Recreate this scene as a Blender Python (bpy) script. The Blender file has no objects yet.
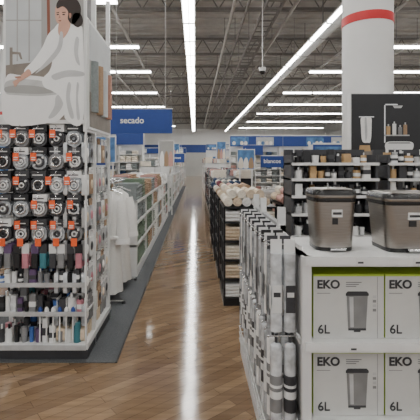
import bpy, math, random
from mathutils import Vector, Matrix
random.seed(7)
pi=math.pi
# ---------------- materials ----------------
MATS={}
def mat(name,col,rough=0.6,metal=0.0,var=0.12,scale=12.0,emit=0.0,trans=0.0,coat=0.0,stretch=None):
    if name in MATS: return MATS[name]
    m=bpy.data.materials.new(name); m.use_nodes=True
    nt=m.node_tree; b=nt.nodes['Principled BSDF']
    b.inputs['Roughness'].default_value=rough
    b.inputs['Metallic'].default_value=metal
    tc=nt.nodes.new('ShaderNodeTexCoord'); nz=nt.nodes.new('ShaderNodeTexNoise')
    nz.inputs['Scale'].default_value=scale; nz.inputs['Detail'].default_value=4
    if stretch:
        mp=nt.nodes.new('ShaderNodeMapping'); mp.inputs['Scale'].default_value=stretch
        nt.links.new(tc.outputs['Object'],mp.inputs['Vector']); nt.links.new(mp.outputs['Vector'],nz.inputs['Vector'])
    else: nt.links.new(tc.outputs['Object'],nz.inputs['Vector'])
    cr=nt.nodes.new('ShaderNodeValToRGB')
    cr.color_ramp.elements[0].position=0.3; cr.color_ramp.elements[1].position=0.7
    cr.color_ramp.elements[0].color=tuple(c*(1-var) for c in col)+(1,)
    cr.color_ramp.elements[1].color=tuple(min(1,c*(1+var)) for c in col)+(1,)
    nt.links.new(nz.outputs['Fac'],cr.inputs['Fac'])
    nt.links.new(cr.outputs['Color'],b.inputs['Base Color'])
    if emit>0:
        b.inputs['Emission Color'].default_value=tuple(col)+(1,)
        b.inputs['Emission Strength'].default_value=emit
    if trans>0:
        b.inputs['Transmission Weight'].default_value=trans
    if coat>0: b.inputs['Coat Weight'].default_value=coat
    MATS[name]=m; return m
WHITE=mat('white_paint',(.8,.8,.79),.45,var=.03)
SHELF=mat('shelf_metal_white',(.72,.72,.71),.35,var=.03)
BLACK=mat('black_plastic',(.012,.012,.014),.35)
DKGREY=mat('dark_grey',(.045,.045,.05),.5)
GREY=mat('mid_grey',(.22,.22,.225),.5)
LGREY=mat('light_grey',(.48,.48,.48),.5)
PEG=mat('pegboard_grey',(.33,.33,.33),.5)
CHROME=mat('chrome',(.7,.7,.7),.2,1.0,var=.03)
STEEL=mat('brushed_steel',(.36,.335,.31),.3,1.0,var=.1,scale=10,stretch=(1,1,30))
LIDM=mat('lid_plastic',(.015,.015,.015),.25)
ORANGE=mat('price_orange',(.9,.13,.03),.6,var=.04)
RED=mat('red_paint',(.55,.012,.016),.5,var=.05)
BLUE=mat('sign_blue',(.008,.045,.24),.5,var=.04)
BLUE2=mat('photo_blue',(.08,.2,.42),.6,var=.5,scale=6)
CREAM=mat('towel_cream',(.7,.57,.42),.95,scale=60)
CREAM2=mat('towel_ivory',(.8,.73,.62),.95,scale=60)
PINK=mat('towel_pink',(.56,.32,.28),.95,scale=60)
GREEN=mat('towel_sage',(.15,.2,.14),.95,scale=60)
TGREY=mat('towel_grey',(.22,.245,.245),.95,scale=60)
TWHITE=mat('towel_white',(.84,.83,.81),.95,var=.04,scale=60)
TBLUE=mat('towel_navy',(.03,.06,.13),.95,scale=60)
TTAN=mat('towel_tan',(.36,.24,.15),.95,scale=60)
PLUM=mat('towel_plum',(.18,.05,.07),.95,scale=60)
ROBE=mat('robe_terry',(.78,.77,.74),.98,var=.05,scale=80)
CLEAR=mat('clear_vinyl_pack',(.6,.62,.64),.15,var=.3,scale=22,coat=.6)
CLEAR2=mat('frosted_pack',(.36,.38,.40),.2,var=.5,scale=18,coat=.5)
CARD=mat('header_card_white',(.76,.76,.75),.6,var=.04)
LIME=mat('carton_green',(.42,.58,.05),.55,var=.05)
CARTON=mat('carton_grey',(.6,.6,.58),.55,var=.03)
INK=mat('print_ink',(.04,.04,.045),.6)
INKG=mat('print_grey',(.22,.22,.22),.6)
SKIN=mat('print_skin',(.6,.34,.25),.6,var=.06)
SKIN2=mat('print_skin_shade',(.4,.2,.14),.6,var=.06)
HAIR=mat('print_hair',(.025,.014,.01),.6)
PBG=mat('print_wall',(.34,.335,.32),.6,var=.08,scale=3)
PBG2=mat('print_window',(.5,.52,.525),.6,var=.08,scale=4)
PROBE=mat('print_robe',(.84,.84,.83),.6,var=.02)
PROBE2=mat('print_robe_fold',(.52,.52,.52),.6,var=.05)
PTUB=mat('print_tub',(.82,.81,.8),.6,var=.02)
PTUB2=mat('print_brown_grey',(.22,.19,.16),.6,var=.15)  # brown-grey print colour: wall behind the tub, faucet, lower bands
PWATER=mat('print_tub_inside',(.5,.5,.49),.6,var=.1)
PWOOD=mat('print_wood',(.22,.07,.04),.6)
LIGHT=mat('fluorescent_tube',(1,.995,.97),.5,var=0,emit=22.0)
CONC=mat('ceiling_steel',(.46,.45,.43),.8,var=.1,scale=2)
PIPE=mat('pipe_grey',(.4,.39,.37),.6,var=.1)
TRUSS=mat('truss_dark',(.2,.19,.18),.7)
WALLM=mat('wall_paint',(.6,.6,.58),.8,var=.04,scale=2)
CARPET=mat('carpet_grey',(.085,.09,.095),.95,var=.3,scale=120)
COLM=mat('column_paint',(.72,.72,.71),.6,var=.03,scale=3)
TEAL=mat('teal_plastic',(.05,.2,.24),.4)
PURP=mat('purple_plastic',(.12,.07,.16),.4)
ROSE=mat('rose_plastic',(.5,.2,.24),.4)
BLU3=mat('blue_plastic',(.05,.13,.38),.4)
WOODL=mat('bamboo',(.5,.32,.15),.5)

# ---------------- builder ----------------
class MB:
    def __init__(s): s.v=[];s.f=[];s.m=[];s.sm=[];s.mats=[]
    def mi(s,m):
        if m not in s.mats: s.mats.append(m)
        return s.mats.index(m)
    def add(s,vs,fs,m,smooth=False,M=None):
        o=len(s.v)
        if M is not None: vs=[M@Vector(v) for v in vs]
        s.v+= [tuple(v) for v in vs]; k=s.mi(m)
        for f in fs:
            s.f.append([i+o for i in f]); s.m.append(k); s.sm.append(smooth)
    def box(s,x0,x1,y0,y1,z0,z1,m,M=None):
        vs=[(x0,y0,z0),(x1,y0,z0),(x1,y1,z0),(x0,y1,z0),(x0,y0,z1),(x1,y0,z1),(x1,y1,z1),(x0,y1,z1)]
        s.add(vs,[(3,2,1,0),(4,5,6,7),(0,1,5,4),(1,2,6,5),(2,3,7,6),(3,0,4,7)],m,False,M)
    def cyl(s,p0,p1,r0,m,r1=None,seg=12,smooth=True,caps=True):
        if r1 is None: r1=r0
        p0=Vector(p0);p1=Vector(p1);d=(p1-p0).normalized()
        a=Vector((0,0,1)) if abs(d.z)<.9 else Vector((1,0,0))
        u=d.cross(a).normalized(); w=d.cross(u).normalized()
        vs=[]
        for p,r in((p0,r0),(p1,r1)):
            for i in range(seg):
                t=2*pi*i/seg; vs.append(p+u*(r*math.cos(t))+w*(r*math.sin(t)))
        s.add(vs,[(i,(i+1)%seg,seg+(i+1)%seg,seg+i) for i in range(seg)],m,smooth)
        if caps: s.add(vs,[tuple(range(seg))[::-1],tuple(range(seg,2*seg))],m,False)
    def ball(s,c,r,m,nu=12,nv=8):
        if not isinstance(r,(tuple,list)): r=(r,r,r)
        vs=[];fs=[]
        for j in range(nv+1):
            ph=pi*j/nv
            for i in range(nu):
                t=2*pi*i/nu
                vs.append((c[0]+r[0]*math.sin(ph)*math.cos(t),c[1]+r[1]*math.sin(ph)*math.sin(t),c[2]+r[2]*math.cos(ph)))
        for j in range(nv):
            for i in range(nu):
                fs.append((j*nu+i,(j+1)*nu+i,(j+1)*nu+(i+1)%nu,j*nu+(i+1)%nu))
        s.add(vs,fs,m,True)
    def torus(s,c,R,r,axis,m,nu=14,nv=6,sz=1.0):
        vs=[];fs=[]
        for i in range(nu):
            t=2*pi*i/nu
            for j in range(nv):
                p=2*pi*j/nv
                a=(R+r*math.cos(p))*math.cos(t); b=(R+r*math.cos(p))*math.sin(t)*sz; h=r*math.sin(p)
                q={'z':(a,b,h),'y':(a,h,b),'x':(h,a,b)}[axis]
                vs.append((c[0]+q[0],c[1]+q[1],c[2]+q[2]))
        for i in range(nu):
            for j in range(nv):
                fs.append((i*nv+j,((i+1)%nu)*nv+j,((i+1)%nu)*nv+(j+1)%nv,i*nv+(j+1)%nv))
        s.add(vs,fs,m,True)
    def loft(s,rings,m,smooth=True,cap=True):
        n=len(rings[0]); vs=[p for r in rings for p in r]; fs=[]
        for k in range(len(rings)-1):
            for i in range(n):
                fs.append((k*n+i,k*n+(i+1)%n,(k+1)*n+(i+1)%n,(k+1)*n+i))
        s.add(vs,fs,m,smooth)
        if cap: s.add(vs,[tuple(range(n))[::-1],tuple(range((len(rings)-1)*n,len(rings)*n))],m,False)
    def tube(s,pts,rad,m,seg=8):
        for i in range(len(pts)-1):
            r0=rad[i] if isinstance(rad,list) else rad
            r1=rad[i+1] if isinstance(rad,list) else rad
            s.cyl(pts[i],pts[i+1],r0,m,r1,seg)
            if i: s.ball(pts[i],r0,m,8,6)
    def rprism(s,x0,x1,y0,y1,z0,z1,r,axis,m,seg=3,smooth=True):
        if axis=='x': A=(y0,y1);B=(z0,z1);C=(x0,x1)
        elif axis=='y': A=(x0,x1);B=(z0,z1);C=(y0,y1)
        else: A=(x0,x1);B=(y0,y1);C=(z0,z1)
        r=min(r,(A[1]-A[0])/2.01,(B[1]-B[0])/2.01)
        pr=[]
        for (ca,cb,st) in((A[1]-r,B[1]-r,0),(A[0]+r,B[1]-r,1),(A[0]+r,B[0]+r,2),(A[1]-r,B[0]+r,3)):
            for k in range(seg+1):
                t=(st+k/seg)*pi/2; pr.append((ca+r*math.cos(t),cb+r*math.sin(t)))
        def P(a,b,c): return (c,a,b) if axis=='x' else ((a,c,b) if axis=='y' else (a,b,c))
        s.loft([[P(a,b,C[0]) for a,b in pr],[P(a,b,C[1]) for a,b in pr]],m,smooth)
    def make(s,name):
        me=bpy.data.meshes.new(name)
        xs=[v[0] for v in s.v];ys=[v[1] for v in s.v];zs=[v[2] for v in s.v]
        c=((min(xs)+max(xs))/2,(min(ys)+max(ys))/2,min(zs))
        me.from_pydata([(v[0]-c[0],v[1]-c[1],v[2]-c[2]) for v in s.v],[],s.f)
        for m in s.mats: me.materials.append(m)
        me.polygons.foreach_set('material_index',s.m)
        me.polygons.foreach_set('use_smooth',s.sm)
        me.update()
        o=bpy.data.objects.new(name,me); o.location=c
        bpy.context.scene.collection.objects.link(o); return o
def text(body,size,loc,m,parent,name='lettering',rot=(pi/2,0,0),bold=0.0,align='LEFT'):
    cu=bpy.data.curves.new(name,'FONT'); cu.body=body; cu.size=size; cu.extrude=.0008; cu.offset=bold; cu.align_x=align
    o=bpy.data.objects.new(name,cu); cu.materials.append(m)
    bpy.context.scene.collection.objects.link(o)
    o.parent=parent; o.location=Vector(loc)-parent.location; o.rotation_euler=rot
    return o

# ---------------- room ----------------
def floor_material():
    m=bpy.data.materials.new('wood_plank_floor'); m.use_nodes=True; nt=m.node_tree; b=nt.nodes['Principled BSDF']
    ROT=math.radians(-38)
    tc=nt.nodes.new('ShaderNodeTexCoord'); mp=nt.nodes.new('ShaderNodeMapping')
    mp.inputs['Rotation'].default_value=(0,0,ROT)
    br=nt.nodes.new('ShaderNodeTexBrick'); br.offset=.37
    br.inputs['Scale'].default_value=1; br.inputs['Brick Width'].default_value=1.0; br.inputs['Row Height'].default_value=.075
    br.inputs['Mortar Size'].default_value=.0015; br.inputs['Bias'].default_value=0
    br.inputs['Color1'].default_value=(.19,.118,.066,1); br.inputs['Color2'].default_value=(.31,.205,.12,1)
    br.inputs['Mortar'].default_value=(.08,.05,.03,1)
    nt.links.new(tc.outputs['Object'],mp.inputs['Vector']); nt.links.new(mp.outputs['Vector'],br.inputs['Vector'])
    m2=nt.nodes.new('ShaderNodeMapping'); m2.inputs['Rotation'].default_value=(0,0,ROT); m2.inputs['Scale'].default_value=(2,26,1)
    nt.links.new(tc.outputs['Object'],m2.inputs['Vector'])
    nz=nt.nodes.new('ShaderNodeTexNoise'); nz.inputs['Scale'].default_value=1.5; nz.inputs['Detail'].default_value=6
    nt.links.new(m2.outputs['Vector'],nz.inputs['Vector'])
    cr=nt.nodes.new('ShaderNodeValToRGB'); cr.color_ramp.elements[0].position=.3; cr.color_ramp.elements[1].position=.7
    cr.color_ramp.elements[0].color=(.75,.73,.7,1); cr.color_ramp.elements[1].color=(1.1,1.1,1.1,1)
    nt.links.new(nz.outputs['Fac'],cr.inputs['Fac'])
    mx=nt.nodes.new('ShaderNodeMix'); mx.data_type='RGBA'; mx.blend_type='MULTIPLY'; mx.inputs['Factor'].default_value=1
    nt.links.new(br.outputs['Color'],mx.inputs['A']); nt.links.new(cr.outputs['Color'],mx.inputs['B'])
    nt.links.new(mx.outputs['Result'],b.inputs['Base Color'])
    rr=nt.nodes.new('ShaderNodeMapRange'); rr.inputs['To Min'].default_value=.05; rr.inputs['To Max'].default_value=.15
    nt.links.new(nz.outputs['Fac'],rr.inputs['Value']); nt.links.new(rr.outputs['Result'],b.inputs['Roughness'])
    # gentle waviness of the waxed surface
    nw=nt.nodes.new('ShaderNodeTexNoise'); nw.inputs['Scale'].default_value=5; nw.inputs['Detail'].default_value=2
    nt.links.new(tc.outputs['Object'],nw.inputs['Vector'])
    bp=nt.nodes.new('ShaderNodeBump'); bp.inputs['Strength'].default_value=.12; bp.inputs['Distance'].default_value=.01
    nt.links.new(nw.outputs['Fac'],bp.inputs['Height']); nt.links.new(bp.outputs['Normal'],b.inputs['Normal'])
    b.inputs['Specular IOR Level'].default_value=.65
    return m
FX0,FX1,FY0,FY1=-13,15,-6,46; CH=6.4
b=MB(); b.box(FX0,FX1,FY0,FY1,-.1,0,floor_material()); b.make('floor')
b=MB(); b.box(FX0,FX1,FY0,FY1,CH,CH+.1,CONC)
y=FY0
while y<FY1:
    b.box(FX0,FX1,y,y+.12,CH-.06,CH,CONC); y+=.5
b.make('ceiling')
for nm,a in(('wall_left',(FX0-.1,FX0,FY0,FY1)),('wall_right',(FX1,FX1+.1,FY0,FY1)),('wall_back',(FX0,FX1,FY1,FY1+.1))):
    b=MB(); b.box(*a,0,CH,WALLM)
    if nm=='wall_back':
        b.box(FX0,FX1,FY1-.05,FY1,2.7,3.6,BLUE); b.box(FX0,FX1,FY1-.04,FY1,3.6,5.4,WHITE)
    b.make(nm)
b=MB()
for y in [2,6.5,11,15.5,20,24.5,29,33.5,38,42.5]:
    b.box(FX0,FX1,y-.06,y+.06,CH-.12,CH-.06,TRUSS); b.box(FX0,FX1,y-.06,y+.06,CH-.72,CH-.64,TRUSS)
    x=FX0; k=0
    while x<FX1-.7:
        b.cyl((x,y,CH-.1),(x+.35,y,CH-.68),.02,TRUSS,seg=5); b.cyl((x+.35,y,CH-.68),(x+.7,y,CH-.1),.02,TRUSS,seg=5); x+=.7
b.make('roof_truss_beams')
b=MB()
for x,z,r,m in[(-5.5,5.6,.06,PIPE),(-3.6,5.55,.045,PIPE),(-2.2,5.6,.05,PIPE),(1.0,5.55,.05,PIPE),(1.35,5.5,.035,TRUSS),(2.6,5.6,.05,PIPE),(5.4,5.6,.05,PIPE),(7.5,5.6,.06,PIPE)]:
    b.cyl((x,FY0,z),(x,FY1,z),r,m,seg=8)
    y=0
    while y<FY1: b.cyl((x,y,z),(x,y,CH),.012,TRUSS,seg=4); y+=4.5
b.make('sprinkler_pipes')
b=MB()
for x in(1.75,2.15):
    b.box(x-.02,x+.02,FY0,FY1,5.35,5.45,TRUSS)
y=FY0+.2
while y<FY1: b.box(1.75,2.15,y,y+.05,5.35,5.38,TRUSS); y+=.45
y=FY0+1
while y<FY1:
    for x in(1.75,2.15): b.cyl((x,y,5.4),(x,y,CH),.012,TRUSS,seg=4)
    y+=3
b.make('cable_tray')
b=MB()
b.cyl((3.85,FY0,5.42),(3.85,FY1,5.42),.2,LGREY,seg=16)
y=-4
while y<FY1:
    b.torus((3.85,y,5.42),.205,.015,'y',GREY,16,5); b.cyl((3.85,y,5.6),(3.85,y,CH),.015,TRUSS,seg=4); y+=2
b.make('air_duct')

# ---------------- lights ----------------
def strip_y(x,y0,y1,z,w):
    b=MB(); b.box(x-w/2,x+w/2,y0,y1,z+.03,z+.09,SHELF)
    y=y0
    while y<y1-.2:
        e=min(y+1.42,y1)
        for s in(-1,1): b.rprism(x+s*w*.25-w*.17,x+s*w*.25+w*.17,y+.02,e,z-.02,z+.03,.02,'y',LIGHT)
        b.box(x-w/2,x+w/2,e,e+.08,z-.03,z+.03,SHELF)
        y+=1.5
    y=y0+.5
    while y<y1: b.cyl((x,y,z+.08),(x,y,CH),.008,GREY,seg=4); y+=3
    b.make('fluorescent_light')
def strip_x(y,x0,x1,z,w):
    b=MB(); b.box(x0,x1,y-w/2,y+w/2,z+.03,z+.09,SHELF)
    x=x0
    while x<x1-.2:
        e=min(x+1.42,x1); b.rprism(x+.02,e,y-w/2+.02,y+w/2-.02,z-.03,z+.03,.025,'x',LIGHT); x+=1.5
    x=x0+.5
    while x<x1: b.cyl((x,y,z+.08),(x,y,CH),.008,GREY,seg=4); x+=3
    b.make('fluorescent_light')
strip_y(-.15,-5,44,5.0,.30)
strip_y(3.35,-5,44,5.0,.14)
for y in[-3,1.2,5,8.7,12.1,15.4,20,25,31,38]:
    strip_x(y,-10.5,-1.7 if y<16 else -1.9,5.0,.16)
for y in[-3,1.2,5,8.7,12.1,15.4,20,24,28.5,34,40]:
    strip_x(y,4.4 if y>15 else 5.6,12.8,5.0,.16)

# ---------------- generic shelving ----------------
def shelves(b,x0,x1,y0,y1,zs,m,frame=None,base=.12,top=None,centre='x',t=.025):
    frame=frame or m; top=top or zs[-1]
    b.box(x0,x1,y0,y1,0.0,base,frame)
    for z in zs: b.box(x0,x1,y0,y1,z-t,z,m)
    if centre=='x': b.box((x0+x1)/2-.015,(x0+x1)/2+.015,y0,y1,base,top,frame)
def towel_stack(b,x0,x1,y0,y1,z,n,th,m,face):
    for k in range(n):
        j=random.uniform(-.008,.008)
        ax='y' if face=='x' else 'x'
        b.rprism(x0+(j if face=='x' else 0),x1+(j if face=='x' else 0),y0+(j if face=='y' else 0),y1+(j if face=='y' else 0),z+k*th+.001,z+(k+1)*th-.001,th*.48,ax,m,seg=3)
def small_goods(b,x0,x1,y0,y1,z,hmax,pal,step=.1):
    lx=(x1-x0)>(y1-y0); L=(x1-x0) if lx else (y1-y0); p=0
    while p<L-step:
        w=random.uniform(.6,1.0)*step; h=random.uniform(.5,1)*hmax; m=random.choice(pal)
        if lx: cx=x0+p+w/2; cy=(y0+y1)/2
        else: cx=(x0+x1)/2; cy=y0+p+w/2
        k=random.random(); r=w*.45
        if k<.4:
            b.cyl((cx,cy,z),(cx,cy,z+h*.75),r,m,seg=10); b.cyl((cx,cy,z+h*.75),(cx,cy,z+h),r*.35,random.choice([BLACK,CHROME,WHITE]),seg=6)
            b.cyl((cx,cy,z+h*.2),(cx,cy,z+h*.5),r*1.03,random.choice([CARD,m]),seg=10)
        elif k<.75:
            b.rprism(cx-r,cx+r,cy-r,cy+r,z,z+h,.008,'z',m,2,False); b.box(cx-r*1.02,cx+r*1.02,cy-r*1.02,cy+r*1.02,z+h*.3,z+h*.6,random.choice([CARD,DKGREY,m]))
        else:
            b.cyl((cx,cy,z),(cx,cy,z+h*.6),r*.8,m,r,seg=10)
        p+=w*1.08

# ================= LEFT PEG GONDOLA =================
LX0,LX1,LY0,LY1=-1.53,-.82,3.02,3.86
b=MB()
b.box(LX0,LX1,LY0+.03,LY1,0.007,.10,DKGREY)
b.box(LX0+.02,LX1-.04,LY0+.30,LY0+.33,.1,3.0,PEG)
b.box(LX1-.34,LX1-.31,LY0+.33,LY1,.1,2.9,PEG)
for x,y in((LX0,LY0+.27),(LX1-.035,LY0+.27),(LX1-.035,LY1-.03),(LX0,LY1-.03)):
    b.box(x,x+.035,y,y+.035,.007,3.05,SHELF)
b.box(LX0,LX1,LY0,LY0+.3,.10,.125,SHELF); b.box(LX1-.3,LX1,LY0+.3,LY1,.10,.125,SHELF)
b.box(LX0,LX1,LY0-.012,LY0,.09,.125,LGREY)
b.box(LX1,LX1+.01,LY0,LY1,.09,.135,SHELF)
for z in(.36,.58):
    b.box(LX0,LX1-.01,LY0+.02,LY0+.30,z-.015,z,SHELF)
    b.box(LX0,LX1-.01,LY0+.008,LY0+.02,z-.022,z+.01,LGREY)
b.box(LX1-.012,LX1,LY0,LY0+.02,.1,3.05,SHELF)
for z in(.86,1.04,1.24,1.42,1.60,1.775): b.box(LX0,LX1-.04,LY0+.285,LY0+.30,z-.01,z+.01,SHELF)
b.box(LX1-.03,LX1-.005,LY0+.02,LY1,1.74,2.62,SHELF)
gl=b.make('pegboard_gondola')
b=MB()
cols=5; cw=(LX1-.03-LX0)/cols
rows=[1.775,1.60,1.42,1.24,1.05]
for ri,z in enumerate(rows):
    for c in range(cols):
        cx=LX0+cw*(c+.5)
        b.cyl((cx,LY0+.3,z),(cx,LY0+.02,z),.0035,CHROME,seg=5)
        b.cyl((cx,LY0+.02,z),(cx,LY0+.005,z+.01),.0035,CHROME,seg=5)
        for d in range(4):
            y=LY0+.035+d*.055; jx=random.uniform(-.006,.006)
            b.box(cx-.055+jx,cx+.055+jx,y,y+.004,z-.035,z+.02,[DKGREY,BLACK,BLACK,DKGREY,CARD][(c*3+ri)%5])
            b.box(cx-.05+jx,cx+.03+jx,y-.001,y,z-.016,z-.008,CARD if (c*3+ri)%5!=4 else INK)
            m=[WHITE,CHROME,CLEAR,DKGREY,CHROME][(c+ri)%5] if d==0 else CHROME
            b.rprism(cx-.058+jx,cx+.058+jx,y-.004,y+.022,z-.15,z-.03,.05,'y',[CLEAR2,DKGREY,GREY,CLEAR2,DKGREY][(c*2+ri)%5],5)
            if d==0:
                b.torus((cx+jx,y-.01,z-.09),.036,.008,'y',m,16,6)
                b.torus((cx+jx,y-.012,z-.09),.017,.006,'y',[WHITE,DKGREY,WHITE][(c+ri)%3],12,5)
                b.ball((cx+.03+jx,y-.01,z-.06),.01,WHITE,8,6); b.ball((cx-.03+jx,y-.01,z-.115),.011,WHITE,8,6)
                for q in range(4): b.ball((cx+jx+random.uniform(-.035,.035),y-.008,z-.09+random.uniform(-.04,.035)),.008,random.choice([CHROME,BLACK,WHITE,BLACK]),7,5)
        if (c+ri)%5!=4 or ri>3:
            tx=cx-.045+random.uniform(-.01,.03); tz=z-.035 if ri<4 else z+.0
            b.box(tx-.022,tx+.022,LY0-.002,LY0+.001,tz-.05,tz+.012,ORANGE)
            b.box(tx-.016,tx+.016,LY0-.003,LY0-.002,tz-.028,tz-.02,CARD)
            b.box(tx-.016,tx+.016,LY0-.003,LY0-.002,tz-.042,tz-.036,CARD)
            b.cyl((tx,LY0-.0,tz+.01),(cx,LY0+.02,z),.0025,CHROME,seg=5)
for c in range(cols):
    cx=LX0+cw*(c+.5)
    for d in range(4):
        y=LY0+.03+d*.06
        for sx in(-.032,.032):
            b.box(cx+sx-.028,cx+sx+.028,y,y+.003,.80,.88,[CARD,BLACK,PURP,CARD,DKGREY][(c+(sx>0)*2)%5])
            b.rprism(cx+sx-.026,cx+sx+.026,y-.012,y+.012,.70,.81,.014,'z',[DKGREY,GREY,BLACK,ROSE,BLACK,TEAL][(c*2+(sx>0))%6],3)
    b.cyl((cx,LY0+.3,.86),(cx,LY0+.01,.86),.0035,CHROME,seg=5)
    b.box(cx-.02,cx+.025,LY0+.004,LY0+.007,.87,.93,ORANGE); b.box(cx-.002,cx+.002,LY0+.005,LY0+.008,.85,.88,CHROME)
b.make('shower_hook_packs')
b=MB()
pal=[BLACK,DKGREY,CARD,ROSE,GREY,TEAL,BLACK,DKGREY,CARD,BLU3,PURP,LGREY,BLACK,GREY,CLEAR,BLACK]
for z,h in((.58,.13),(.36,.19),(.125,.21)):
    for yy in(LY0+.06,LY0+.16,LY0+.25): small_goods(b,LX0+.02,LX1-.03,yy-.03,yy+.03,z,h,pal,.062)
for i in range(6):
    x=LX0+.35+i*.05; b.cyl((x,LY0+.02,.14),(x,LY0+.03,.37),.006,WHITE,seg=6); b.ball((x,LY0+.03,.37),(.018,.014,.035),random.choice([BLUE,CARD,BLACK]),8,6)
b.make('bath_care_bottles')
b=MB()
for ri,z in enumerate([1.70,1.45,1.20,.95,.70,.45]):
    for c in range(6):
        cy=LY0+.09+c*.135
        b.cyl((LX1-.32,cy,z),(LX1-.01,cy,z),.0035,CHROME,seg=5)
        for d in range(4):
            x=LX1-.025-d*.07
            b.box(x-.003,x,cy-.05,cy+.05,z-.04,z+.015,[CARD,GREY,CARD,TTAN,CARD][(ri+c)%5])
            b.rprism(x-.022,x+.008,cy-.055,cy+.055,z-.2,z-.04,.015,'x',[CLEAR,CLEAR2,GREY,CARD,TTAN,CLEAR,LGREY][(ri*3+c)%7],3)
            if d==0: b.ball((x+.006,cy,z-.12),(.012,.035,.04),random.choice([TWHITE,ROSE,GREY,DKGREY,CREAM]),8,6)
for yy in range(6):
    b.rprism(LX1-.26,LX1-.03,LY0+.05+yy*.135,LY0+.16+yy*.135,.13,.13+.1,.02,'x',random.choice([TWHITE,GREY,CREAM]),3)
b.make('bath_accessory_packs')

# ---- poster with woman ----
PY=LY0+.015
U=.00752
def P2(px,py,off,Y=PY):
    return (-1.443+(px-4)*U, Y-off, 1.82+(122-py)*U)
def smooth(pts,n=5):
    out=[];N=len(pts)
    for i in range(N):
        p0,p1,p2,p3=[Vector(pts[(i+k-1)%N]) for k in range(4)]
        for j in range(n):
            t=j/n; out.append(.5*((2*p1)+(-p0+p2)*t+(2*p0-5*p1+4*p2-p3)*t*t+(-p0+3*p1-3*p2+p3)*t**3))
    return out
def blob(b,pts,off,m,sm=True):
    q=smooth([(p[0],p[1],0) for p in pts]) if sm else [Vector((p[0],p[1],0)) for p in pts]
    vs=[P2(v.x,v.y,off) for v in q]
    b.add(vs,[tuple(range(len(vs)))],m)
b=MB()
b.box(-1.455,-.832,PY,PY+.02,1.80,3.0,SHELF)
R=83.5
blob(b,[(5,-30),(R,-30),(R,121),(5,121)],.001,PBG,False)
blob(b,[(5,-30),(42,-30),(42,62),(5,66)],.0015,PBG2,False)
for px in(16,28,41): blob(b,[(px,-30),(px+1.4,-30),(px+1.4,62),(px,62)],.002,PBG,False)
blob(b,[(5,20),(42,20),(42,21.4),(5,21.4)],.002,PBG,False)
blob(b,[(46,-30),(49,-30),(50,40),(47,40)],.002,PWOOD,False)
blob(b,[(5,66),(42,62),(R,62),(R,121),(5,121)],.002,PTUB2,False)
# wall faucet
blob(b,[(9,48),(12,48),(12,76),(9,76)],.0025,PTUB2,False); blob(b,[(11,52),(20,53),(22,60),(20,60),(18,55),(11,55)],.0025,PTUB2,False)
# tub
blob(b,[(5,79),(20,76),(44,78),(62,84),(71,94),(68,108),(62,118),(50,124),(5,124)],.0028,PTUB)
blob(b,[(5,83),(20,80),(42,82),(58,88),(62,94),(40,97),(14,96),(5,94)],.0032,PWATER)
blob(b,[(5,88),(22,86),(42,88),(54,93),(38,95),(14,94),(5,93)],.0034,PBG)
blob(b,[(56,97),(64,95),(62,108),(54,118),(48,119),(54,108)],.0032,PROBE2)
# woman leaning over tub edge
blob(b,[(58,24),(70,20),(80,26),(83,38),(83,121),(66,121),(64,108),(60,98),(52,92),(44,88),(42,80),(49,72),(52,62),(50,48),(52,34)],.004,PROBE)
blob(b,[(56,28),(62,30),(60,47),(50,60),(38,70),(27,77),(24,71),(33,61),(42,48),(48,35)],.005,PROBE)
blob(b,[(60,33),(63,35),(61,50),(50,64),(35,74.5),(46,62),(57,48)],.0055,PROBE2)
blob(b,[(28,70),(31,75),(24,80),(18,83),(16.5,80),(22,75)],.0055,SKIN)
for k in range(4): blob(b,[(19.5,78+k*1.2),(19,79.4+k*1.2),(13-k*-.6,84+k*1.5),(12+k*.6,83+k*1.4)],.006,SKIN,False)
blob(b,[(20,77),(21,79),(15.5,79.4),(14,77.6)],.0062,SKIN2,False)
blob(b,[(52,76),(68,71),(83,73),(83,77),(66,78),(55,81)],.0055,PROBE2)
blob(b,[(68,84),(71,86),(70,100),(74,118),(70,118),(66,100)],.0055,PROBE2)
blob(b,[(77,84),(79,86),(78,100),(80,119),(77,119),(76,98)],.0055,PROBE2)
blob(b,[(76,38),(79,40),(78,54),(80,66),(76,62),(74,50)],.0055,PROBE2)
D=4
def bl(pts,off,m,sm=True): blob(b,[(p[0],p[1]+D) for p in pts],off,m,sm)
bl([(60,17),(69,15),(70,24),(63,35),(58,29)],.0052,SKIN)
bl([(56,3),(62,-2),(70,1),(71,12),(68,18),(62,21),(57,19),(55,12)],.006,SKIN)
bl([(57,-1),(64,-8),(75,-6),(81,4),(79,15),(73,21),(68,16),(68,8),(63,3),(57,5)],.0065,HAIR)
bl([(74,10),(81,11),(83,19),(78,24),(72,19)],.0065,HAIR)
bl([(56.2,9),(59,8.4),(59.2,9.2),(56.6,9.8)],.0065,HAIR,False); bl([(62,8.5),(65.5,8.3),(65.7,9.2),(62.2,9.4)],.0065,HAIR,False)
bl([(56.5,10.6),(59,10.4),(58.8,11.6),(56.8,11.6)],.0065,HAIR,False); bl([(62.3,10.6),(65,10.4),(64.8,11.7),(62.5,11.7)],.0065,HAIR,False)
bl([(59.5,11),(60.5,14.5),(58.4,15)],.0063,SKIN2,False); bl([(57.6,17),(61.6,16.6),(60.2,18.2)],.0065,PWOOD,False)
bl([(69,10),(71,10),(71,14),(69.5,14.5)],.0067,SKIN2)
b.make('bathrobe_advert_poster')
b=MB()
X=LX1-.004
b.box(X,X+.012,LY0+.04,LY1-.02,1.76,2.60,SHELF)
def sp(y0,y1,z0,z1,o,m): b.box(X+.012,X+.012+o,y0,y1,z0,z1,m)
sp(LY0+.06,LY1-.04,1.78,2.58,.001,PBG); sp(LY0+.06,LY1-.04,1.78,2.05,.002,PTUB2); sp(LY0+.06,LY1-.04,2.3,2.58,.0015,PBG2)
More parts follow.
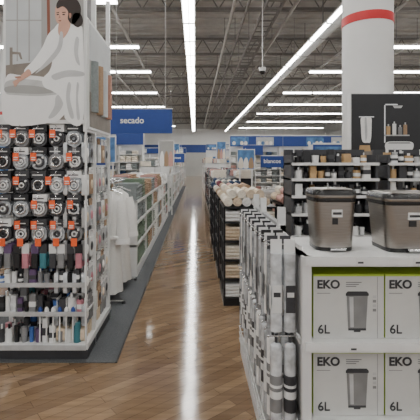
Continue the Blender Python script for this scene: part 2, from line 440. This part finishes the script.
for k in range(4):
    b.cyl((X+.014,LY0+.15+k*.17,1.9),(X+.014,LY0+.15+k*.17,2.3),.045,[TGREY,TTAN,PBG2,SKIN2][k],seg=10)
b.make('bath_advert_poster')

# ---------------- carpet strip ----------------
b=MB(); b.box(-1.9,-.6,3.0,26,0,.006,CARPET); b.box(-.6,-.585,3.0,26,0,.008,BLACK); b.make('carpet_mat')

# ---------------- robes ----------------
def robe(cx,cy,ztop,h,w,ang=0):
    b=MB(); rings=[]; N=28; ca,sa=math.cos(ang),math.sin(ang)
    prof=[(0,.10,.05),(.02,.2,.07),(.06,.44,.1),(.14,.5,.12),(.3,.46,.13),(.45,.40,.12),(.6,.46,.15),(.8,.5,.18),(1,.54,.2)]
    for t,ww,dd in prof:
        r=[]
        for i in range(N):
            a=2*pi*i/N; f=1+.10*t*math.sin(a*7+t*2)
            lx=ww*w*f*math.cos(a); ly=dd*f*math.sin(a)*.8
            r.append((cx+lx*ca-ly*sa,cy+lx*sa+ly*ca,ztop-t*h))
        rings.append(r)
    b.loft(rings,ROBE)
    def L(x,y,z): return (cx+x*ca-y*sa,cy+x*sa+y*ca,z)
    for s in(-1,1):
        b.tube([L(s*w*.4,0,ztop-.1*h),L(s*w*.54,-.02,ztop-.28*h),L(s*w*.58,-.05,ztop-.5*h)],[.065,.07,.075],ROBE,10)
        b.cyl(L(s*w*.575,-.045,ztop-.47*h),L(s*w*.585,-.05,ztop-.52*h),.082,TWHITE,.084,seg=12)
        b.tube([L(s*w*.14,-.05,ztop-.01*h),L(s*w*.1,-.1,ztop-.2*h),L(-s*w*.02,-.115,ztop-.42*h)],[.02,.028,.025],TWHITE,8)
    b.tube([L(-.18,-.06,ztop-.45*h),L(-.08,-.11,ztop-.455*h),L(.08,-.11,ztop-.455*h),L(.18,-.06,ztop-.45*h)],.022,TWHITE,8)
    b.tube([L(.02,-.12,ztop-.45*h),L(.03,-.14,ztop-.6*h),L(.04,-.145,ztop-.68*h)],.014,TWHITE,6)
    b.tube([L(-.15,0,ztop-.03),L(0,0,ztop+.03),L(.15,0,ztop-.03)],.008,CHROME,6)
    b.tube([L(0,0,ztop+.03),L(0,0,ztop+.08),L(.02,0,ztop+.1),L(.03,0,ztop+.075)],.004,CHROME,6)
    return b.make('bathrobe')
robe(-.95,4.42,1.19,1.1,.27,0)
robe(-.93,4.86,1.19,1.1,.27,.1)
b=MB()
b.tube([(-1.03,4.25,0.03),(-1.03,4.25,1.29),(-1.03,5.1,1.29),(-1.03,5.1,.03)],.014,CHROME,8)
b.tube([(-.76,4.25,0.03),(-1.03,4.25,.03),(-1.03,5.1,.03),(-.76,5.1,.03)],.014,CHROME,8)
b.tube([(-.91,4.3,1.285),(-.91,5.1,1.285)],.012,CHROME,8)
for y in(4.3,5.1): b.tube([(-1.03,y,1.29),(-.91,y,1.285)],.012,CHROME,8)
for x,y in((-1.03,4.25),(-.76,4.25),(-.76,5.1),(-1.03,5.1)): b.cyl((x,y,.006),(x,y,.035),.02,BLACK,seg=10)
b.make('robe_rack')

# ---------------- towel gondolas ----------------
def towel_gondola(name,x0,x1,y0,y1,zs,m,frame,pal,side,stepw=.34,front=False,th=.038,seed=1,topn=5):
    random.seed(seed)
    g=MB(); H=zs[-1]
    shelves(g,x0,x1,y0,y1,zs,m,frame,top=H)
    ny=max(1,round((y1-y0)/1.0))
    for k in range(ny+1):
        yy=y0+(y1-y0-.03)*k/ny
        g.box(x0,x1,yy,yy+.03,.12,H,frame)
    for z in zs:
        g.box(x0-.006,x0,y0,y1,z-.03,z+.002,m); g.box(x1,x1+.006,y0,y1,z-.03,z+.002,m)
    g.make(name)
    t=MB()
    lv=[.12]+list(zs)
    d=min(.3,(x1-x0)/2-.04)
    for li,z in enumerate(lv):
        last=li==len(lv)-1
        n=topn if last else int((lv[li+1]-z-.045)/th)
        y=y0+.05
        mm=random.choice(pal); run=0
        while y<y1-stepw:
            if run<=0: mm=random.choice(pal); run=random.choice([1,2,2,3])
            nn=max(2,n-random.choice([0,0,1]+([2,1] if last else [])))
            hit=[k for k in range(ny+1) if y<y0+(y1-y0-.03)*k/ny+.03 and y+stepw-.02>y0+(y1-y0-.03)*k/ny] if not last else []
            if hit: y+=.03; continue
            run-=1
            for sx in(1,0):
                xa,xb=(x1-.01-d,x1-.01) if sx else (x0+.01,x0+.01+d)
                if side==sx or last:
                    towel_stack(t,xa,xb,y,y+stepw-.02,z,nn,th,mm,'x')
            y+=stepw
    t.make('folded_towels')
towel_gondola('towel_gondola',-1.6,-.76,5.25,11.3,[.42,.72,1.0],SHELF,WHITE,[TWHITE,TGREY,GREEN,GREEN,TWHITE,PINK,TTAN,TGREY],1,seed=3,stepw=.3,topn=7)
towel_gondola('towel_gondola',-1.7,-.78,12.3,20,[.42,.76,1.1,1.4],SHELF,WHITE,[TWHITE,CREAM2,TGREY,PINK,TWHITE,TTAN,GREEN],1,seed=4)
towel_gondola('towel_gondola',-1.7,-.8,21.5,30,[.5,.9,1.3],SHELF,WHITE,[TWHITE,CREAM2,TGREY,PINK,TWHITE],1,seed=5,th=.06)
def towel_tower(x0,x1,y0,y1,zs,pal,seed,rolls=True):
    random.seed(seed)
    g=MB(); H=zs[-1]
    g.box(x0,x1,y0,y1,0,.08,BLACK)
    for z in zs: g.box(x0,x1,y0,y1,z-.018,z,BLACK)
    xs=[x0,(x0+x1)/2-.01,x1-.02]
    for x in xs:
        for y in(y0,y1-.02): g.box(x,x+.02,y,y+.02,.08,H,BLACK)
    g.box(x0,x1,(y0+y1)/2-.01,(y0+y1)/2+.01,.08,H,DKGREY)
    g.make('towel_display_rack')
    t=MB(); lv=[.08]+list(zs)
    for li,z in enumerate(lv):
        last=li==len(lv)-1
        ym=(y0+y1)/2
        if last and rolls:
            x=x0+.05; rr=.048
            while x<x1-.04:
                for (p,q) in((y0+.02,ym-.02),(ym+.02,y1-.02)):
                    m=random.choice(pal)
                    t.cyl((x,p,z+rr),(x,q,z+rr),rr,m,seg=14); t.torus((x,p,z+rr),.024,.006,'y',m,12,5)
                    if x+.09<x1-.04: t.cyl((x+.045,p+.01,z+rr*2.7),(x+.045,q-.01,z+rr*2.7),rr*.95,random.choice(pal),seg=14)
                x+=.098
            continue
        gap=(lv[li+1]-z-.02) if not last else .1
        n=max(1,int((gap-.005)/.036))
        for (a,c) in((x0+.022,xs[1]-.005),(xs[1]+.025,x1-.022)):
            for (p,q) in((y0+.012,ym-.015),(ym+.015,y1-.012)):
                towel_stack(t,a,c,p,q,z,n,.036,random.choice(pal),'y')
    t.make('folded_towels')
Z6=[.28,.48,.68,.88,1.04]
towel_tower(.30,.86,4.2,4.85,Z6,[CREAM2,CREAM,CREAM2,TWHITE],11)
towel_tower(.30,.86,5.2,5.85,Z6,[CREAM2,CREAM,TTAN,PINK],12)
towel_tower(.30,.86,6.3,6.95,Z6,[CREAM2,TGREY,TBLUE,PLUM],13)
towel_tower(.30,.86,7.4,8.05,Z6,[TBLUE,TGREY,DKGREY,PLUM],14)
towel_tower(.95,1.5,4.4,5.05,Z6,[CREAM2,PINK,CREAM,PINK],15)
towel_gondola('towel_gondola',.4,1.3,9,16,[.42,.8,1.15],DKGREY,BLACK,[TBLUE,TGREY,CREAM2,PINK,TWHITE,TWHITE,PLUM],0,seed=8)
towel_gondola('towel_gondola',.45,1.4,17.5,26,[.45,.85,1.25,1.5],SHELF,WHITE,[TBLUE,TWHITE,CREAM2,PINK,TWHITE],0,seed=9,th=.05)

# ---------------- signs ----------------
def sign(name,x0,x1,y,z0,z1,m,txt=None,ts=.16,dx=.1):
    b=MB(); b.rprism(x0,x1,y,y+.03,z0,z1,.01,'y',m,2,False)
    b.box(x0-.01,x1+.01,y-.004,y+.034,z1-.008,z1+.008,SHELF)
    for x in(x0+.12,x1-.12): b.cyl((x,y+.015,z1),(x,y+.015,CH-.0),.004,LGREY,seg=4)
    o=b.make(name)
    if txt: text(txt,ts,(x0+dx,y-.005,(z0+z1)/2-ts*.25),WHITE,o,bold=.003)
    return o
sign('department_sign',-1.50,-.40,7.0,2.02,2.45,BLUE,'secado',.15,.19)
sign('department_sign',-1.02,-.4,15,1.52,1.86,BLUE,'blancos',.13)
sign('department_sign',2.3,3.2,14,1.35,1.75,BLUE,'blancos',.2)
sign('department_sign',2.4,3.4,20,1.9,2.4,BLUE,'hogar',.22)
def photo_sign(x0,x1,y,z0,z1,seed,zb=0.0):
    random.seed(seed); b=MB()
    b.box(x0,x1,y,y+.03,z0,z1,SHELF)
    w=x1-x0;h=z1-z0
    b.box(x0+.02,x1-.02,y-.002,y,z0+.02,z1-.02,BLUE2 if seed%2 else PBG)
    for k in range(3):
        cx=x0+w*(.22+.28*k); rr=min(w,h)*.12
        pts=smooth([(cx-rr,0,z0+.04),(cx-rr*1.2,0,z0+h*.3),(cx-rr*.5,0,z0+h*.55),(cx+rr*.5,0,z0+h*.58),(cx+rr*1.2,0,z0+h*.3),(cx+rr,0,z0+.04)])
        b.add([(p.x,y-.003,p.z) for p in pts],[tuple(range(len(pts)))],[PINK,CREAM2,TWHITE,TTAN][(k+seed)%4])
    for x in(x0+.05,x1-.08): b.box(x,x+.03,y+.005,y+.025,zb,z0,SHELF)
    b.make('towel_photo_board')
photo_sign(-1.05,-.60,11.5,1.38,2.15,2,0)
photo_sign(-2.5,-1.62,8.2,1.5,2.05,1,0)
photo_sign(-1.3,-.8,20.6,1.7,2.5,3,0)
photo_sign(.9,1.29,8.6,1.35,1.8,5,0)
photo_sign(.9,1.3,16.7,1.65,2.4,3,0)

# ---------------- perimeter walls of goods ----------------
def wall_unit(x0,x1,y,H,pal,seed,band=BLUE,photo=True,depth=.5):
    random.seed(seed); b=MB()
    b.box(x0,x1,y+depth-.04,y+depth,0,H,WHITE); b.box(x0,x1,y,y+depth,0,.12,WHITE)
    n=max(1,round((x1-x0)/1.2))
    for k in range(n+1):
        xx=x0+(x1-x0-.04)*k/n; b.box(xx,xx+.04,y,y+depth,.12,H-.6,WHITE)
    zs=[.5,.85,1.2,1.55,1.9]; zs=[z for z in zs if z<H-.5]
    for z in zs: b.box(x0,x1,y,y+depth,z-.03,z,SHELF)
    b.box(x0,x1,y,y+.04,H-.55,H,band); b.box(x0,x1,y-.01,y+.05,H-.02,H+.03,SHELF)
    if photo:
        for k in range(n):
            xx=x0+(x1-x0)*k/n
            b.box(xx+.05,xx+.95,y-.006,y,H-.5,H-.08,[BLUE2,PBG2,BLUE][k%3])
            if k%3!=2:
                for j in range(4): b.ball((xx+.2+j*.2,y-.008,H-.38),(.09,.004,.1),[TWHITE,BLUE2,CREAM2,TWHITE][j],12,8)
    b.make('wall_shelving_unit')
    t=MB(); lv=[.12]+zs
    for li,z in enumerate(lv):
        g=(lv[li+1]-z-.05) if li<len(lv)-1 else .25
        for k in range(n):
            a=x0+(x1-x0-.04)*k/n+.06; c=x0+(x1-x0-.04)*(k+1)/n-.02
            xx=a
            while xx<c-.25:
                towel_stack(t,xx,xx+.24,y+.03,y+.4,z,max(2,int(g/.09)-random.choice([0,1])),.09,random.choice(pal),'y'); xx+=.28
    t.make('stacked_linens')
wall_unit(1.8,9.5,20.5,2.9,[TWHITE,CREAM2,TBLUE,TGREY,PINK,TWHITE],21)
wall_unit(-9,-2.2,9.8,2.0,[TWHITE,BLUE2,TGREY,PINK,CREAM2,PLUM],22)
wall_unit(-9,-2.4,18.5,2.9,[TWHITE,CREAM2,TGREY,TBLUE],23)
wall_unit(-7,-.9,40,3.0,[TWHITE,CREAM2,TWHITE],24)
wall_unit(1,12,36,3.2,[TWHITE,CREAM2,BLUE2],25)
wall_unit(3.4,9,11.5,2.05,[TWHITE,CREAM2,PLUM,TBLUE,DKGREY],26)

# ================= RIGHT GONDOLA =================
RX0,RX1,RY0,RY1=.48,1.62,1.75,2.25
RE=3.2
b=MB()
b.box(RX0,RX1,RY0+.03,RY1,0,.12,SHELF)
for z in(.37,.715,1.09):
    b.box(RX0,RX1,RY0,RY1,z-.022,z,SHELF)
    b.box(RX0,RX1,RY0-.012,RY0,z-.04,z+.002,SHELF)
    b.box(RX0,RX1,RY0-.014,RY0-.012,z-.032,z-.004,CARD)
b.box(RX0,RX1,RY1-.02,RY1,.12,1.09,WHITE)
b.box(RX0,RX0+.02,RY0+.005,RY1,.12,1.09,PEG)
for x,z in((.67,.715),(.70,1.09),(.98,.715),(.95,1.09),(.66,.37)):
    b.box(x,x+.05,RY0-.017,RY0-.014,z-.034,z+.0,CARD); b.box(x+.006,x+.03,RY0-.018,RY0-.017,z-.026,z-.018,INK)
b.box(RX0,RX0+.03,RY1,RE,.12,1.15,PEG)
b.box(RX0-.01,RX0+.03,RY0,RY0+.03,.0,1.09,SHELF)
for y in(RY1,2.85,RE-.03): b.box(RX0-.012,RX0+.03,y,y+.03,0,1.25,SHELF)
for z in(.30,.70,1.12): b.box(RX0-.012,RX0,RY0+.04,RE,z-.01,z+.01,SHELF)
b.box(.36,RX0,RY0+.02,RE,.08,.1,SHELF); b.box(.36,RX0,RY0+.06,RE-.03,0,.08,WHITE)
for z in(.10,.15,.2): b.cyl((.355,RY0+.02,z),(.355,RE,z),.004,SHELF,seg=5)
for k in range(int((RE-RY0-.02)/.063)+1):
    y=RY0+.02+k*.063; b.cyl((.355,y,.09),(.355,y,.2),.003,SHELF,seg=4)
for y in(RY0+.02,RE):
    for z in(.10,.15,.2): b.cyl((.355,y,z),(RX0,y,z),.004,SHELF,seg=5)
b.make('display_gondola')

# hanging packs: broad frosted bags with printed inserts above, clear rolled liners below
random.seed(31); b=MB()
# upper tier - flat bags facing down the aisle end (normal y), hung from long pegs
y=RY0+.12; k=0
while y<RE-.04:
    z=1.12
    b.cyl((RX0,y,z),(RX0-.14,y,z),.004,CHROME,seg=5); b.ball((RX0-.14,y,z),.007,CHROME,6,5)
    body=[CLEAR,CLEAR2,TWHITE,CLEAR2,CLEAR,GREY][k%6]
    L=[.36,.42,.34,.39][k%4]
    for d in range(2):
        x=RX0-.04-d*.062; j=random.uniform(-.008,.008)
        b.rprism(x-.027,x+.027,y-.022+j,y+.022+j,z-.04-L,z-.04,.018,'z',body,3)
        b.box(x-.026,x+.026,y-.002+j,y+.002+j,z-.045,z+.025,[CARD,DKGREY,CARD,BLACK][k%4])
        b.box(x-.022,x+.022,y-.0235+j,y-.0225+j,z-.04-L*.75,z-.04-L*.4,[DKGREY,CARD,INKG,CARD,GREY][(k+d)%5])
        b.box(x-.016,x+.016,y-.0245+j,y-.0235+j,z-.04-L*.55,z-.04-L*.49,[CARD,INK,CARD,BLUE,CARD][(k+d)%5])
        b.box(x-.0285,x-.0272,y-.017+j,y+.017+j,z-.04-L*.72,z-.04-L*.42,[CARD,GREY,DKGREY][(k)%3])
    y+=.085; k+=1
# lower tier - rolled liners in clear tubes
y=RY0+.10; k=0
while y<RE-.04:
    z=.70
    b.cyl((RX0,y,z),(RX0-.14,y,z),.004,CHROME,seg=5); b.ball((RX0-.14,y,z),.007,CHROME,6,5)
    for d in range(2):
        x=RX0-.04-d*.064; j=random.uniform(-.006,.006); body=[CLEAR,CLEAR,TWHITE,CLEAR2][(k+d)%4]
        hh=[.42,.38,.42][k%3]; zt=z-.03; r=.028
        b.cyl((x,y+j,zt-hh),(x,y+j,zt-.02),r,body,seg=14); b.ball((x,y+j,zt-.02),(r,r,.02),body,14,6); b.ball((x,y+j,zt-hh),(r,r,.008),body,14,4)
        b.cyl((x,y+j,zt-hh*.75),(x,y+j,zt-hh*.35),r+.001,[DKGREY,GREY,INKG,CARD][(k+d)%4],seg=14)
        b.cyl((x,y+j,zt-hh*.6),(x,y+j,zt-hh*.52),r+.0018,CARD,seg=14)
        b.cyl((x,y+j,zt-hh*.48),(x,y+j,zt-hh*.45),r+.0018,CARD,seg=14)
        b.cyl((x,y+j,zt-.01),(x,y+j,z+.005),.007,DKGREY,seg=6)
    y+=.085; k+=1
b.make('shower_liner_packs')

def carton(x0,y0,z0,w=.315,d=.3,h=.285):
    b=MB(); x1=x0+w
    b.box(x0,x1,y0,y0+d,z0,z0+h,CARTON)
    b.box(x0,x1,y0-.0006,y0+d,z0+h-.008,z0+h+.0006,LIME)
    b.box(x0-.0006,x0,y0,y0+d,z0,z0+h,LIME)
    Y=y0-.0015
    def poly(pts,o,m): b.add([(x0+p[0],Y-o,z0+p[1]) for p in pts],[tuple(range(len(pts)))],m)
    poly([(.155,.045),(.235,.045),(.243,.19),(.148,.19)],0,INKG)
    poly([(.165,.05),(.18,.05),(.178,.185),(.16,.185)],.0004,LGREY)
    poly([(.144,.19),(.247,.19),(.247,.2),(.238,.21),(.153,.21),(.144,.2)],.0002,INK)
    poly([(.155,.035),(.235,.035),(.235,.045),(.155,.045)],.0002,INK)
    poly([(.18,.028),(.21,.028),(.21,.036),(.18,.036)],.0002,INK)
    for k in range(3): poly([(.145,.248-k*.009),(.145+.07-.012*k,.248-k*.009),(.145+.07-.012*k,.252-k*.009),(.145,.252-k*.009)],0,INKG)
    poly([(.285,0),(.287,0),(.287,h-.01),(.285,h-.01)],0,INKG)
    for k in range(4): poly([(.265,.12+k*.02),(.28,.12+k*.02),(.28,.132+k*.02),(.265,.132+k*.02)],0,[INKG,LGREY][k%2])
    poly([(.015,.2),(.075,.2),(.075,.203),(.015,.203)],0,INKG)
    o=b.make('trash_can_carton')
    text('EKO',.052,(x0+.015,Y-.0005,z0+.224),INK,o,'logo_text',bold=.0018)
    text('6L',.056,(x0+.018,Y-.0005,z0+.022),INK,o,'capacity_text',bold=.0006)
for x in(.53,.852,1.175):
    carton(x,1.79,.716); carton(x,1.79,.371)

def can(cx,cy,z,w,d,h):
    b=MB()
    def ring(w,d,z,r,seg=6):
        out=[]
        for (sx,sy,st) in((1,1,0),(-1,1,1),(-1,-1,2),(1,-1,3)):
            for k in range(seg+1):
                t=(st+k/seg)*pi/2; out.append((cx+sx*(w/2-r)+r*math.cos(t),cy+sy*(d/2-r)+r*math.sin(t),z))
        return out
    r=.045
    b.loft([ring(w*.86,d*.86,z,r),ring(w*.87,d*.87,z+.018,r)],LIDM)
    b.loft([ring(w*.86,d*.86,z+.018,r),ring(w*.97,d*.97,z+h*.80,r)],STEEL)
    b.loft([ring(w*.99,d*.99,z+h*.80,r),ring(w*1.0,d*1.0,z+h*.815,r),ring(w*1.0,d*1.0,z+h*.86,r)],LIDM)
    b.loft([ring(w*1.01,d*1.01,z+h*.865,r),ring(w*1.02,d*1.02,z+h*.88,r),ring(w*1.02,d*1.02,z+h*.91,r)],STEEL)
    b.loft([ring(w*1.02,d*1.02,z+h*.91,r),ring(w*1.0,d*1.0,z+h*.975,r),ring(w*.93,d*.93,z+h,r*.8)],LIDM)
    b.loft([ring(w*.86,d*.86,z+h,r*.8),ring(w*.84,d*.84,z+h+.003,r*.8)],STEEL)
    f=cy-d*.455
    b.box(cx-w*.12,cx+w*.12,f-.008,f,z+h*.56,z+h*.68,CARD); b.box(cx-w*.1,cx+w*.1,f-.009,f-.008,z+h*.6,z+h*.64,INK)
    b.box(cx-w*.1,cx+w*.02,f-.006,f+.003,z+h*.44,z+h*.54,BLACK)
    b.rprism(cx-.035,cx+.035,cy-d*.42-.03,cy-d*.42+.01,z+.006,z+.02,.006,'x',CHROME,3)
    b.cyl((cx-w*.3,cy+d*.5,z+h*.86),(cx+w*.3,cy+d*.5,z+h*.86),.012,LIDM,seg=8)
    b.make('pedal_trash_can')
can(.655,1.94,1.091,.20,.20,.285)
can(1.0,1.93,1.091,.27,.24,.27)
can(1.36,1.94,1.091,.22,.22,.28)

def acc_display(x0,x1,y0,y1,zs,H,seed):
    random.seed(seed)
    g=MB(); g.box(x0,x1,y0,y1,0,.1,BLACK); g.box(x0,x1,y1-.03,y1,.1,H,DKGREY)
    for x in(x0,x1-.02): g.box(x,x+.02,y0+.02,y1,.1,H-.05,DKGREY)
    for z in zs: g.box(x0,x1,y0,y1,z-.015,z,LGREY); g.box(x0,x1,y0-.006,y0,z-.02,z+.003,SHELF)
    g.make('accessory_display_shelf')
    t=MB()
    for z in zs:
        for yy in(y0+.06,y0+.17): small_goods(t,x0+.03,x1-.03,yy-.03,yy+.03,z,.125,[BLACK,CARD,BLACK,TWHITE,DKGREY,LGREY,WOODL,BLACK],.075)
    t.make('bath_accessories')
acc_display(.80,1.52,3.3,3.62,[.3,.5,.7,.9,1.08,1.23,1.37,1.5],1.62,41)
acc_display(1.6,2.9,3.3,3.62,[.3,.5,.7,.9,1.08,1.23,1.37,1.5],1.62,42)
CX,CY,CR=2.24,5.2,.31
b=MB(); b.cyl((CX,CY,0),(CX,CY,CH),CR,COLM,seg=40); b.cyl((CX,CY,3.27),(CX,CY,3.38),CR+.006,RED,seg=40)
b.cyl((CX,CY,0),(CX,CY,.12),CR+.015,DKGREY,seg=40); b.make('column')
for cx,cy in((6.6,14),(-6.5,14)):
    b=MB(); b.cyl((cx,cy,0),(cx,cy,CH),.3,COLM,seg=32); b.cyl((cx,cy,3.16),(cx,cy,3.27),.306,RED,seg=32); b.make('column')
# black bathroom scene board on the column
b=MB(); X0,X1,Y,Z0,Z1=1.84,2.75,4.74,1.54,2.33
b.box(X0,X1,Y,Y+.1,Z0,Z1,SHELF); b.box(X0+.012,X1-.012,Y-.002,Y,Z0+.012,Z1-.012,BLACK)
def q(a,bb,c,d,o,m): b.box(X0+a,X0+bb,Y-.002-o,Y-.002,Z0+c,Z0+d,m)
def qp(pts,o,m,sm=True):
    p=smooth([(X0+u,0,Z0+v) for u,v in pts]) if sm else [Vector((X0+u,0,Z0+v)) for u,v in pts]
    b.add([(v.x,Y-.002-o,v.z) for v in p],[tuple(range(len(p)))],m)
q(.012,.898,.012,.10,.001,PTUB2); q(.012,.898,.10,.108,.0015,GREY)
qp([(.13,.5),(.24,.5),(.25,.4),(.24,.22),(.2,.2),(.14,.22),(.125,.38)],.003,TWHITE); qp([(.17,.49),(.19,.49),(.2,.3),(.18,.22),(.17,.34)],.0035,LGREY); q(.10,.28,.5,.512,.004,CHROME)
q(.40,.415,.2,.66,.002,CHROME); q(.40,.56,.645,.66,.002,CHROME); qp([(.5,.64),(.62,.64),(.6,.61),(.52,.61)],.003,LGREY,False)
q(.40,.70,.28,.295,.002,LGREY)
for u,hh,mm in((.45,.1,WOODL),(.52,.13,CARD),(.59,.09,GREY),(.65,.12,TTAN)): q(u-.022,u+.022,.295,.295+hh,.003,mm); q(u-.008,u+.008,.295+hh,.32+hh,.003,LGREY)
qp([(.45,.09),(.7,.09),(.74,.2),(.58,.215),(.42,.2)],.003,PROBE); qp([(.44,.19),(.72,.19),(.70,.205),(.46,.205)],.0035,GREY,False)
qp([(.10,.10),(.24,.10),(.23,.17),(.11,.17)],.003,WOODL,False)
for x in(X0+.05,X1-.08): b.box(x,x+.03,Y+.04,Y+.07,0,Z0,DKGREY)
b.make('bathroom_photo_board')
b=MB(); b.cyl((1.6,9.5,3.75),(1.6,9.5,CH),.012,WHITE,seg=6); b.cyl((1.6,9.5,3.68),(1.6,9.5,3.76),.07,WHITE,.09,seg=16); b.ball((1.6,9.5,3.67),.065,BLACK,16,10); b.make('dome_security_camera')

# ---------------- world / camera ----------------
w=bpy.data.worlds.new('World'); bpy.context.scene.world=w; w.use_nodes=True
bg=w.node_tree.nodes['Background']; bg.inputs[0].default_value=(1,.99,.97,1); bg.inputs[1].default_value=.85
cam=bpy.data.cameras.new('Camera'); co=bpy.data.objects.new('Camera',cam); bpy.context.scene.collection.objects.link(co)
co.location=(0,0,1.5); co.rotation_euler=(pi/2,0,0)
cam.sensor_width=36; cam.lens=400/420*36; cam.shift_x=15/420; cam.shift_y=-47/420; cam.clip_end=200
bpy.context.scene.camera=co
